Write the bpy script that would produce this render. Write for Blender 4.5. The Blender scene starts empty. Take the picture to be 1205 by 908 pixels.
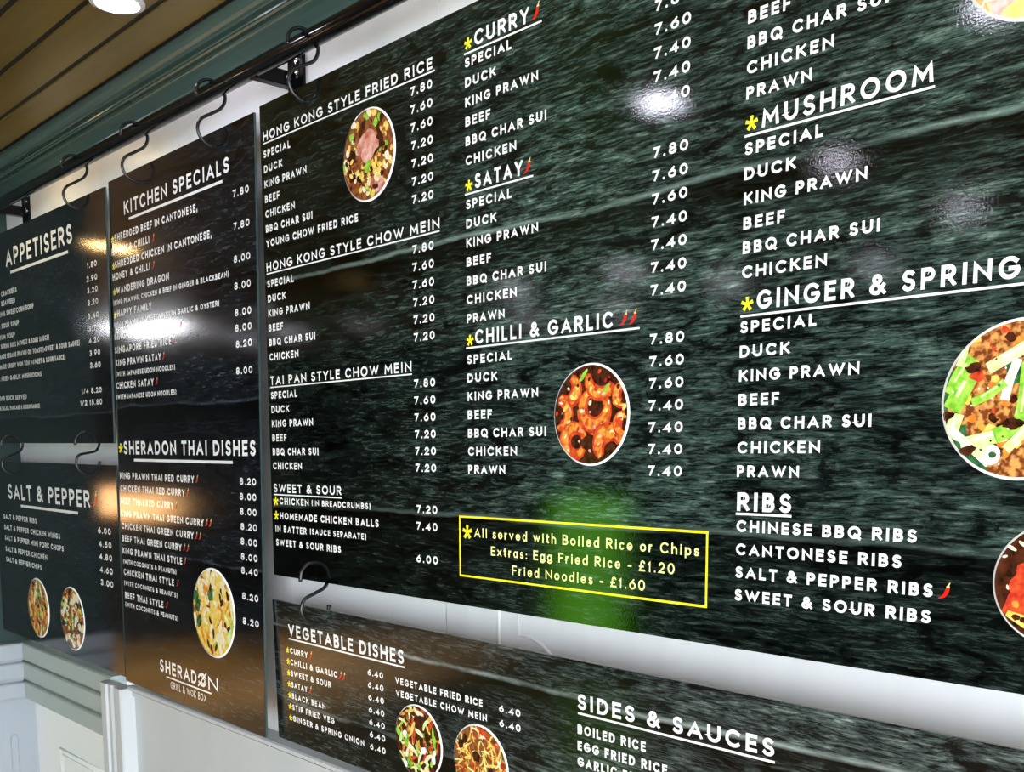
import bpy, bmesh, math, random
from mathutils import Vector, Matrix

# ------------------------------------------------------------------ scene, camera, world, lights
S = 1.2                       # metres per layout unit (the camera stands one unit in front of the boards)
EYE = 1.75                    # height of the camera above the floor
def W(x, y, z): return Vector((x * S, y * S, EYE + z * S))

sc = bpy.context.scene
C = sc.collection
sc.view_settings.view_transform = 'Standard'
sc.view_settings.look = 'None'
sc.view_settings.gamma = 1.0
sc.view_settings.use_curve_mapping = False
sc.view_settings.exposure = 0.0
sc.cycles.use_denoising = True

F_PX, PX, PY = 1200.0, 602.5, 678.617
cam_d = bpy.data.cameras.new('camera')
cam = bpy.data.objects.new('camera', cam_d); C.objects.link(cam); sc.camera = cam
rx, ry, rz = Vector((0.68830405, 0.72541589, -0.00305191)), Vector((0.08501982, -0.08484692, -0.99276011)), Vector((-0.72042291, 0.68306133, -0.1200752))
cam.matrix_world = Matrix(((rx.x, -ry.x, -rz.x, 0), (rx.y, -ry.y, -rz.y, -S), (rx.z, -ry.z, -rz.z, EYE), (0, 0, 0, 1)))
cam_d.sensor_fit = 'HORIZONTAL'; cam_d.sensor_width = 36.0
cam_d.lens = 36.0 * F_PX / 1205.0
cam_d.shift_x = (602.5 - PX) / 1205.0
cam_d.shift_y = (PY - 454.0) / 1205.0
cam_d.clip_start = 0.05

world = bpy.data.worlds.new('daylight'); sc.world = world; world.use_nodes = True
world.node_tree.nodes['Background'].inputs[0].default_value = (0.86, 0.93, 1.0, 1)
world.node_tree.nodes['Background'].inputs[1].default_value = 10.0
LAMP = 55.0                   # radiance of the ceiling spotlights
WARM = 100.0

# ------------------------------------------------------------------ materials
def mat(name, col, rough=0.5, metal=0.0, spec=0.5, noise=None, bump=None, emit=None):
    m = bpy.data.materials.new(name); m.use_nodes = True
    nt = m.node_tree; b = nt.nodes['Principled BSDF']
    b.inputs['Base Color'].default_value = (*col, 1); b.inputs['Roughness'].default_value = rough
    b.inputs['Metallic'].default_value = metal; b.inputs['Specular IOR Level'].default_value = spec
    tc = nt.nodes.new('ShaderNodeTexCoord')
    if noise:                                   # (scale xyz, second colour, detail, low, high)
        sca, c2, det, lo, hi = noise
        mp = nt.nodes.new('ShaderNodeMapping'); mp.inputs['Scale'].default_value = sca
        nz = nt.nodes.new('ShaderNodeTexNoise'); nz.inputs['Scale'].default_value = 1; nz.inputs['Detail'].default_value = det
        rp = nt.nodes.new('ShaderNodeValToRGB')
        rp.color_ramp.elements[0].position = lo; rp.color_ramp.elements[0].color = (*col, 1)
        rp.color_ramp.elements[1].position = hi; rp.color_ramp.elements[1].color = (*c2, 1)
        nt.links.new(tc.outputs['Object'], mp.inputs[0]); nt.links.new(mp.outputs[0], nz.inputs['Vector'])
        nt.links.new(nz.outputs['Fac'], rp.inputs[0]); nt.links.new(rp.outputs[0], b.inputs['Base Color'])
    if bump:                                    # (scale, strength, distance)
        nb = nt.nodes.new('ShaderNodeTexNoise'); nb.inputs['Scale'].default_value = bump[0]; nb.inputs['Detail'].default_value = 3
        bp = nt.nodes.new('ShaderNodeBump'); bp.inputs['Strength'].default_value = bump[1]; bp.inputs['Distance'].default_value = bump[2]
        nt.links.new(tc.outputs['Object'], nb.inputs['Vector']); nt.links.new(nb.outputs['Fac'], bp.inputs['Height'])
        nt.links.new(bp.outputs[0], b.inputs['Normal'])
    if emit:
        b.inputs['Emission Color'].default_value = (*emit[0], 1); b.inputs['Emission Strength'].default_value = emit[1]
    return m

def board_mat(name, seed, dark, mid, light, joints, fade_x, fade_z, rough, spec=0.5, lo=0.38, hi=0.68):
    """gloss print of dark weathered boards, grain along x"""
    m = bpy.data.materials.new(name); m.use_nodes = True
    nt = m.node_tree; N = nt.nodes; K = nt.links.new; b = N['Principled BSDF']
    tc = N.new('ShaderNodeTexCoord')
    def noise(sca, det, dist, rough=0.6):
        mp = N.new('ShaderNodeMapping'); mp.inputs['Scale'].default_value = sca; mp.inputs['Location'].default_value = (seed, 0, seed * 2.3)
        nz = N.new('ShaderNodeTexNoise'); nz.inputs['Scale'].default_value = 1; nz.inputs['Detail'].default_value = det
        nz.inputs['Distortion'].default_value = dist; nz.inputs['Roughness'].default_value = rough
        K(tc.outputs['Object'], mp.inputs[0]); K(mp.outputs[0], nz.inputs['Vector']); return nz.outputs['Fac']
    def ramp(f, stops):
        r = N.new('ShaderNodeValToRGB'); e = r.color_ramp.elements
        while len(e) < len(stops): e.new(0.5)
        for q, (p, c) in zip(e, stops): q.position = p; q.color = (*c, 1)
        K(f, r.inputs[0]); return r.outputs[0]
    def mul(a, c_, f=1.0):
        x = N.new('ShaderNodeMix'); x.data_type = 'RGBA'; x.blend_type = 'MULTIPLY'; x.inputs[0].default_value = f
        K(a, x.inputs[6]); K(c_, x.inputs[7]); return x.outputs[2]
    grain = ramp(noise((27, 1, 215), 6, 0.5, 0.74), [(lo, dark), ((lo + hi) / 2, mid), (hi, light)])
    fleck = ramp(noise((12, 1, 100), 5, 0.7, 0.7), [(0.36, (0.25, 0.25, 0.27)), (0.56, (1.1, 1.1, 1.08))])
    patch = ramp(noise((1.3, 1, 3.6), 4, 0.3), [(0.32, (0.42, 0.42, 0.44)), (0.62, (1.2, 1.2, 1.15))])
    knots = ramp(noise((7, 1, 26), 7, 1.6, 0.75), [(0.40, (0.12, 0.12, 0.13)), (0.50, (0.9, 0.9, 0.9)), (0.62, (1.5, 1.5, 1.45))])
    col = mul(mul(mul(grain, fleck), patch), knots)
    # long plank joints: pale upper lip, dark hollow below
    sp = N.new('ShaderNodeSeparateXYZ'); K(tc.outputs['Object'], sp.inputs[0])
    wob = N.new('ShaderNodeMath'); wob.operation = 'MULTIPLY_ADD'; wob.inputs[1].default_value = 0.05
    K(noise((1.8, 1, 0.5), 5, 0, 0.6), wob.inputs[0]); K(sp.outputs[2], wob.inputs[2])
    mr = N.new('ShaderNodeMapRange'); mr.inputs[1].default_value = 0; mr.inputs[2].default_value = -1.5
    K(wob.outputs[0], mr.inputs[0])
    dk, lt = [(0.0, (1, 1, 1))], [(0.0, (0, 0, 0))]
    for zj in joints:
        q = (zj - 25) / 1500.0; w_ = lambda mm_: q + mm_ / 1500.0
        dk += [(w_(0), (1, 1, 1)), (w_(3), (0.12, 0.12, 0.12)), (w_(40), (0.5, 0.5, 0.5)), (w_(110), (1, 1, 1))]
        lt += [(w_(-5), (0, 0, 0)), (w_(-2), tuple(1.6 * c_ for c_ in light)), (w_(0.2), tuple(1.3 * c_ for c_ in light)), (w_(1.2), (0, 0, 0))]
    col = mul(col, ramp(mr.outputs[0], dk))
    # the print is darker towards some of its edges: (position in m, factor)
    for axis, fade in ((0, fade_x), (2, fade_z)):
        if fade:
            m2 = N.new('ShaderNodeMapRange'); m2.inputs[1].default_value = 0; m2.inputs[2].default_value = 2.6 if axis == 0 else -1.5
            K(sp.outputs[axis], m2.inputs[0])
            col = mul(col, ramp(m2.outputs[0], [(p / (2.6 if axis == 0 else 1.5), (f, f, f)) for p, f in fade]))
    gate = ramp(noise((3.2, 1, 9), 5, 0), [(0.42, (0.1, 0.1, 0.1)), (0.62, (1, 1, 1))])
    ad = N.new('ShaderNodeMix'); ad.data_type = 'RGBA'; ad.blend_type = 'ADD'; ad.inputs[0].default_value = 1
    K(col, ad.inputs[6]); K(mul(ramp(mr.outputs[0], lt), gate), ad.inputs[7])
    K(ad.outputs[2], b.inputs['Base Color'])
    b.inputs['Roughness'].default_value = rough; b.inputs['Specular IOR Level'].default_value = spec
    nb = N.new('ShaderNodeTexNoise'); nb.inputs['Scale'].default_value = 330; nb.inputs['Detail'].default_value = 2
    bp = N.new('ShaderNodeBump'); bp.inputs['Strength'].default_value = 0.05; bp.inputs['Distance'].default_value = 0.0012
    K(tc.outputs['Object'], nb.inputs['Vector']); K(nb.outputs['Fac'], bp.inputs['Height']); K(bp.outputs[0], b.inputs['Normal'])
    return m

M = {}
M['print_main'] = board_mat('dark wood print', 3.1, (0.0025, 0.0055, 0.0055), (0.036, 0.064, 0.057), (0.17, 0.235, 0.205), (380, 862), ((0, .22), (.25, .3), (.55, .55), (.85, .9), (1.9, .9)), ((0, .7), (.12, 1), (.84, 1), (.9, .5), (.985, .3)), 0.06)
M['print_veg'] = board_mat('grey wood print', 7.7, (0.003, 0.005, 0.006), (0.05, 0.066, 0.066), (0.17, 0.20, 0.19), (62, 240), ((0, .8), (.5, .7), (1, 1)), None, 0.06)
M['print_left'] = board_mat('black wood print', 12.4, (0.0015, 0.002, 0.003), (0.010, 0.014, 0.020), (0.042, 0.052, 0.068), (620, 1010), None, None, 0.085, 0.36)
M['sheet_edge'] = mat('sheet edge', (0.035, 0.06, 0.055), 0.25)
M['ink'] = mat('white lettering', (0.86, 0.86, 0.86), 0.06)
M['yellow'] = mat('yellow lettering', (0.93, 0.83, 0.03), 0.15)
M['pale_yellow'] = mat('pale yellow lettering', (0.93, 0.90, 0.35), 0.15)
M['chilli_red'] = mat('chilli red', (0.62, 0.015, 0.01), 0.2)
M['chilli_stem'] = mat('chilli stem', (0.75, 0.62, 0.22), 0.3)
M['wall'] = mat('white wall panel', (0.89, 0.875, 0.875), 0.35, noise=((14, 14, 0.6), (0.86, 0.845, 0.85), 4, 0.4, 0.6))
M['joint'] = mat('dark joint', (0.05, 0.05, 0.05), 0.7)
M['teal'] = mat('sage teal gloss paint', (0.055, 0.095, 0.083), 0.2, bump=(30, 0.05, 0.001))
M['grey'] = mat('grey paint', (0.56, 0.58, 0.59), 0.38, noise=((6, 6, 2), (0.53, 0.56, 0.58), 3, 0.4, 0.6))
M['grey_green'] = mat('sage grey paint', (0.40, 0.455, 0.425), 0.36)
M['nib_upper'] = mat('dark teal paint', (0.03, 0.055, 0.05), 0.5, 0.0, 0.2)
M['nib_paint'] = mat('blue grey paint', (0.37, 0.41, 0.45), 0.35)
M['white_door'] = mat('white gloss door', (0.91, 0.91, 0.88), 0.35)
M['plank'] = mat('ceiling plank', (0.19, 0.125, 0.017), 0.32, noise=((1.2, 14, 6), (0.125, 0.08, 0.009), 5, 0.35, 0.65), bump=(14, 0.1, 0.002))
M['gap'] = mat('dark gap', (0.006, 0.006, 0.008), 0.6)
M['floor'] = mat('oak floor', (0.48, 0.33, 0.14), 0.3, noise=((1.5, 18, 4), (0.32, 0.20, 0.08), 5, 0.35, 0.65))
M['far_wall'] = mat('far wall paint', (0.028, 0.033, 0.034), 0.5)
M['black_metal'] = mat('black metal', (0.004, 0.004, 0.005), 0.12, 0.0, 0.14)
M['hook_metal'] = mat('blackened steel', (0.012, 0.013, 0.013), 0.2, 0.3, 0.6)
M['chrome'] = mat('screw steel', (0.75, 0.75, 0.78), 0.2, 1.0)
M['lens'] = mat('lamp lens', (1, 1, 1), 0.4, emit=((0.86, 0.83, 1.0), LAMP))
M['lens_warm'] = mat('warm lamp lens', (1, 1, 1), 0.4, emit=((1.0, 0.62, 0.25), WARM))
M['cabinet_glow'] = mat('green cabinet glow', (0.2, 0.6, 0.05), 0.4, emit=((0.16, 0.62, 0.02), 5.0))
for n_, c_, p_ in (('lens_soft', (0.9, 0.86, 1.0), 45), ('lens_faint', (0.9, 0.88, 1.0), 42), ('lens_amber', (1.0, 0.6, 0.12), 9), ('lens_orange', (1.0, 0.50, 0.18), 12), ('lens_fill', (1.0, 0.97, 0.94), 45), ('lens_fill_cream', (1.0, 0.74, 0.40), 85), ('tube', (0.92, 0.93, 1.0), 62)):
    M[n_] = mat(n_, (1, 1, 1), 0.4, emit=(c_, p_))
M['fitting'] = mat('lamp fitting', (0.7, 0.7, 0.7), 0.3)
def food(name, c1, c2, scale=90, lo=0.35, hi=0.65): return mat(name, c1, 0.16, noise=((scale, scale, scale), c2, 4, lo, hi))
M['f_rim'] = mat('picture rim', (0.93, 0.93, 0.92), 0.15)
M['f_dark'] = food('food dark sauce', (0.02, 0.006, 0.003), (0.09, 0.022, 0.008))
M['f_brown'] = food('food brown', (0.14, 0.035, 0.012), (0.36, 0.13, 0.04))
M['f_orange'] = food('food orange', (0.62, 0.16, 0.02), (0.85, 0.36, 0.05))
M['f_prawn'] = food('food prawn', (0.50, 0.07, 0.012), (0.88, 0.36, 0.05), 70, 0.38, 0.6)
M['f_red'] = food('food red', (0.42, 0.02, 0.012), (0.72, 0.10, 0.03))
M['f_yellow'] = food('food yellow', (0.75, 0.47, 0.05), (0.90, 0.72, 0.20))
M['f_cream'] = food('food cream', (0.82, 0.68, 0.40), (0.93, 0.86, 0.66))
M['f_pink'] = food('food pink', (0.62, 0.22, 0.17), (0.85, 0.56, 0.47))
M['f_pork'] = food('food roast pork', (0.42, 0.09, 0.06), (0.80, 0.45, 0.36), 40, 0.35, 0.62)
M['f_green'] = food('food green', (0.15, 0.42, 0.025), (0.40, 0.70, 0.09))
M['f_pale_green'] = food('food pale green', (0.52, 0.76, 0.22), (0.78, 0.90, 0.50))
M['f_dark_green'] = food('food dark green', (0.01, 0.05, 0.02), (0.06, 0.20, 0.06))
M['f_white'] = food('food white', (0.92, 0.92, 0.88), (0.80, 0.84, 0.76))
M['f_crust'] = food('food crust', (0.17, 0.04, 0.010), (0.74, 0.33, 0.09), 120, 0.42, 0.60)

# ------------------------------------------------------------------ mesh helpers
class MB:
    def __init__(s): s.v, s.f, s.m = [], [], []
    def poly(s, pts, mi=0):
        n = len(s.v); s.v += [tuple(p) for p in pts]; s.f.append(tuple(range(n, n + len(pts)))); s.m.append(mi)
    def box(s, a, b, mi=0):
        x0, y0, z0 = a; x1, y1, z1 = b; n = len(s.v)
        s.v += [(x0, y0, z0), (x1, y0, z0), (x1, y1, z0), (x0, y1, z0), (x0, y0, z1), (x1, y0, z1), (x1, y1, z1), (x0, y1, z1)]
        for q in ((3, 2, 1, 0), (4, 5, 6, 7), (0, 1, 5, 4), (2, 3, 7, 6), (1, 2, 6, 5), (3, 0, 4, 7)):
            s.f.append(tuple(n + i for i in q)); s.m.append(mi)
    def extrude_x(s, prof, x0, x1, mi=0, cap=True):        # prof: (y,z) points
        n = len(s.v); k = len(prof)
        s.v += [(x0, y, z) for y, z in prof] + [(x1, y, z) for y, z in prof]
        for i in range(k):
            j = (i + 1) % k; s.f.append((n + i, n + j, n + k + j, n + k + i)); s.m.append(mi)
        if cap: s.f += [tuple(n + i for i in range(k))[::-1], tuple(n + k + i for i in range(k))]; s.m += [mi, mi]
    def extrude_y(s, prof, y0, y1, mi=0):                  # prof: (x,z) points
        n = len(s.v); k = len(prof)
        s.v += [(x, y0, z) for x, z in prof] + [(x, y1, z) for x, z in prof]
        for i in range(k):
            j = (i + 1) % k; s.f.append((n + i, n + j, n + k + j, n + k + i)); s.m.append(mi)
        s.f += [tuple(n + i for i in range(k))[::-1], tuple(n + k + i for i in range(k))]; s.m += [mi, mi]
    def extrude_z(s, prof, z0, z1, mi=0):                  # prof: (x,y) points
        n = len(s.v); k = len(prof)
        s.v += [(x, y, z0) for x, y in prof] + [(x, y, z1) for x, y in prof]
        for i in range(k):
            j = (i + 1) % k; s.f.append((n + i, n + j, n + k + j, n + k + i)); s.m.append(mi)
        s.f += [tuple(n + i for i in range(k))[::-1], tuple(n + k + i for i in range(k))]; s.m += [mi, mi]
    def tube(s, pts, r, seg=10, mi=0):
        pts = [Vector(p) for p in pts]; n0 = len(s.v); up = None
        for i, p in enumerate(pts):
            t = ((pts[min(i + 1, len(pts) - 1)]) - pts[max(i - 1, 0)]).normalized()
            if up is None: up = t.orthogonal().normalized()
            up = (up - t * up.dot(t)).normalized(); w = t.cross(up)
            rr = r[i] if isinstance(r, (list, tuple)) else r
            for k in range(seg):
                a = 2 * math.pi * k / seg; s.v.append(tuple(p + (up * math.cos(a) + w * math.sin(a)) * rr))
        for i in range(len(pts) - 1):
            for k in range(seg):
                a = n0 + i * seg + k; b = n0 + i * seg + (k + 1) % seg
                s.f.append((a, b, b + seg, a + seg)); s.m.append(mi)
        s.f += [tuple(n0 + k for k in range(seg))[::-1], tuple(n0 + (len(pts) - 1) * seg + k for k in range(seg))]; s.m += [mi, mi]
    def build(s, name, mats, parent=None, smooth=False, bevel=0):
        me = bpy.data.meshes.new(name); me.from_pydata(s.v, [], s.f)
        for m_ in (mats if isinstance(mats, (list, tuple)) else [mats]): me.materials.append(m_)
        me.polygons.foreach_set('material_index', s.m)
        if smooth: me.polygons.foreach_set('use_smooth', [True] * len(s.f))
        me.update()
        if bevel or smooth:
            bm = bmesh.new(); bm.from_mesh(me)
            bmesh.ops.recalc_face_normals(bm, faces=bm.faces)
            if bevel: bmesh.ops.bevel(bm, geom=list(bm.edges), offset=bevel, segments=2, affect='EDGES', clamp_overlap=True)
            bm.to_mesh(me); bm.free()
        o = bpy.data.objects.new(name, me); C.objects.link(o)
        if parent: o.parent = parent
        return o

def tag(o, label=None, cat=None, group=None, kind=None):
    if label: o['label'] = label
    if cat: o['category'] = cat
    if group: o['group'] = group
    if kind: o['kind'] = kind
    return o
def thing(name, label, cat, loc=(0, 0, 0), rot=None, group=None):
    e = bpy.data.objects.new(name, None); C.objects.link(e); e.empty_display_size = 0.05
    e.location = loc
    if rot: e.rotation_mode = 'YXZ'; e.rotation_euler = rot
    return tag(e, label, cat, group)
def structure(mb, name, mats, bevel=0, smooth=False):
    return tag(mb.build(name, mats, None, smooth, bevel), kind='structure')
def wp(p): return tuple(W(*p))
def wbox(mb, a, b, mi=0):
    p, q = W(*a), W(*b); mb.box((min(p.x, q.x), min(p.y, q.y), min(p.z, q.z)), (max(p.x, q.x), max(p.y, q.y), max(p.z, q.z)), mi)
def wprof_yz(pr): return [(y * S, EYE + z * S) for y, z in pr]

# ------------------------------------------------------------------ the setting
YW = 0.085                    # wall behind the boards
XC = -3.354                   # face of the projecting wall at the far left
CEIL = 0.835
XL, XR, YF, ZF = -8.0, 2.2, -4.0, -EYE / S
LEDGE = -0.579
# back wall: white sheets with one dark joint and routed panel lines
b = MB()
XJ = -1.2032 * (1 + YW)
wbox(b, (-5.0, YW, LEDGE - 0.02), (XJ - 0.0015, YW + 0.06, CEIL))
wbox(b, (XJ + 0.0015, YW, LEDGE - 0.02), (XR, YW + 0.06, CEIL))
wbox(b, (XJ - 0.0015, YW + 0.006, LEDGE - 0.02), (XJ + 0.0015, YW + 0.06, CEIL), 1)
structure(b, 'wall_back', [M['wall'], M['joint']])
def bead(pts, r, name, m=M['wall']):
    q = MB(); q.tube([wp(p) for p in pts], r * S, 8); return structure(q, name, m, smooth=True)
k = 1 + YW
bead([(-1.083 * k, YW, -0.56), (-1.083 * k, YW, 0.60)], 0.003, 'trim_1')
px0, pz0 = -1.040 * k, -0.2585 * k
arc_pts = [(px0, YW, 0.55), (px0, YW, pz0)]
for i in range(1, 13):
    a = math.pi / 2 * i / 12
    arc_pts.append((px0 + 0.012 + 0.085 * math.sin(a), YW, pz0 - 0.085 * (1 - math.cos(a))))
arc_pts.append((px0 + 0.097, YW, -0.52))
bead(arc_pts, 0.003, 'trim_2')
# ceiling: brown planks with dark gaps, running along the wall
b = MB()
wbox(b, (XL, YF, CEIL + 0.0035), (XR, YW + 0.06, CEIL + 0.03), 1)
y = 0.0076
wbox(b, (XL, y, CEIL), (XR, YW + 0.06, CEIL + 0.014), 1)
while y > YF:
    wbox(b, (XL, max(y - 0.1003 + 0.0125, YF), CEIL), (XR, y - (0.011 if y > 0 else 0.0015), CEIL + 0.004), 0); y -= 0.1003
structure(b, 'ceiling', [M['plank'], M['gap']])
# cornice
prof = [(0.0076, 0.835), (0.0076, 0.8265), (0.0055, 0.8255), (0.0055, 0.819), (0.009, 0.812), (0.014, 0.8075), (0.020, 0.805), (0.0225, 0.8045), (0.034, 0.8035), (0.034, 0.7985), (0.028, 0.797), (0.0285, 0.795),
        (0.033, 0.796), (0.036, 0.793), (0.046, 0.7925), (0.046, 0.7865), (0.0395, 0.786), (0.0385, 0.783), (0.041, 0.7805), (0.052, 0.776), (0.066, 0.764), (0.068, 0.758), (0.074, 0.756), (0.0755, 0.748), (YW, 0.748), (YW, 0.835)]
b = MB(); b.extrude_x(wprof_yz(prof), XC * S, XR * S); structure(b, 'trim_3', M['teal'])
# projecting wall (end face of it seen at the lower left) with its bands
YN = -0.325
b = MB(); wbox(b, (XC - 0.4, YN, ZF), (XC, YW + 0.06, LEDGE)); wbox(b, (XC - 0.4, YN, LEDGE), (XC, YW + 0.06, CEIL), 1); structure(b, 'wall_left', [M['nib_paint'], M['nib_upper']])
PR = 0.0435
bands = [(-0.579, -0.634), (-0.641, -0.695), (-0.703, -0.7555)]
def band_prof(o0, sgn):       # outline of the three stacked boards: o0 = wall face, sgn = direction they stand out
    pts = [(o0, LEDGE)]
    for z0, z1 in bands:
        pts += [(o0 + sgn * (PR - 0.004), z0), (o0 + sgn * PR, z0 - 0.004), (o0 + sgn * PR, z1 + 0.008), (o0 + sgn * (PR - 0.005), z1), (o0 + sgn * (PR - 0.016), z1 - 0.001)]
        if z1 > -0.75: pts += [(o0 + sgn * (PR - 0.016), z1 - 0.005)]
    pts.append((o0, -0.7565)); return pts
XP0, XP1 = -2.643, -2.505     # the pilaster
b = MB(); b.extrude_x(wprof_yz(band_prof(YW, -1)), XC * S, (XP0 + 0.01) * S); structure(b, 'trim_4', M['grey_green'])
b = MB(); b.extrude_y([(x * S, EYE + z * S) for x, z in band_prof(XC, 1)], YN * S, (YW - PR + 0.002) * S); structure(b, 'trim_5', M['nib_paint'])
# routed oval bead on the projecting wall
q = MB()
def stadium(cy, zt, zb, hw):
    pts = []
    for i in range(9):
        a = math.pi * i / 8; pts.append((XC, cy - hw * math.cos(a), zt + hw * math.sin(a)))
    for i in range(9):
        a = math.pi * i / 8; pts.append((XC, cy + hw * math.cos(a), zb - hw * math.sin(a)))
    return pts + pts[:1]
q.tube([wp(p) for p in stadium(0.016, -0.885, -1.30, 0.011)], 0.0022 * S, 6)
structure(q, 'trim_6', M['nib_paint'], smooth=True)
# white door below the bands
b = MB(); wbox(b, (XC + 0.0, YW + 0.0, ZF), (XP0 + 0.05, YW + 0.05, LEDGE - 0.03))
structure(b, 'door_1', M['white_door'])
dk = 1 + YW
q = MB(); x0, x1, zt, zb = -2.905 * dk, -2.905 * dk + 0.42, -0.820 * dk, -1.40
for off, rr in ((0, 0.0055), (0.016, 0.0035)):
    q.tube([wp(p) for p in [(x0 + off, YW, zb), (x0 + off, YW, zt - off), (x1, YW, zt - off)]], rr * S, 8)
tag(q.build('trim_7', M['white_door'], None, True), kind='structure')
# ledge and grey panelling right of the pilaster
b = MB()
b.extrude_x(wprof_yz([(YW, LEDGE - 0.002), (0.040, LEDGE - 0.002), (0.036, LEDGE - 0.005), (0.036, LEDGE - 0.012), (0.039, LEDGE - 0.0145), (0.052, LEDGE - 0.015), (0.052, LEDGE - 0.0185), (0.044, LEDGE - 0.0185), (0.044, LEDGE - 0.030), (YW, LEDGE - 0.030)]), XP1 * S - 0.01, XR * S)
structure(b, 'trim_8', M['grey'])
b = MB(); wbox(b, (XP1 - 0.02, 0.050, ZF), (XR, YW + 0.06, LEDGE - 0.025)); structure(b, 'wall_dado', M['grey'])
# pilaster: moulded door jamb
b = MB()
xa, xb = XP0 * S, XP1 * S; w = xb - xa; yf = 0.014 * S
pr = [(0, 0.05 * S), (0, yf + .012), (.03, yf + .003), (.10, yf), (.30, yf), (.33, yf + .006), (.37, yf + .008), (.41, yf + .004), (.48, yf + .004), (.53, yf + .011), (.66, yf + .011), (.70, yf + .003), (.76, yf - .001), (.96, yf - .001), (1, yf + .004), (1, 0.05 * S)]
b.extrude_z([(xa + w * t, yy) for t, yy in pr], 0.0, EYE - 0.588 * S); structure(b, 'trim_9', M['grey'])
# floor, far walls of the room behind the camera
b = MB(); wbox(b, (XL, YF, ZF - 0.05), (XR, YW + 0.06, ZF)); structure(b, 'floor', M['floor'])
b = MB(); wbox(b, (XL, YF - 0.08, ZF), (0.25, YF, CEIL + 0.03)); structure(b, 'wall_front', M['far_wall'])
b = MB(); wbox(b, (XL - 0.08, YF, ZF), (XL, YW + 0.06, CEIL + 0.03)); structure(b, 'wall_side', M['far_wall'])
b = MB(); wbox(b, (XL, YW, ZF), (XC - 0.38, YW + 0.06, CEIL + 0.03)); structure(b, 'wall_recess', M['far_wall'])

# ------------------------------------------------------------------ stroke lettering
def arc(cx, cy, rx_, ry_, a0, a1, n=10):
    return [(cx + rx_ * math.cos(math.radians(a0 + (a1 - a0) * i / n)), cy + ry_ * math.sin(math.radians(a0 + (a1 - a0) * i / n))) for i in range(n + 1)]
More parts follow.
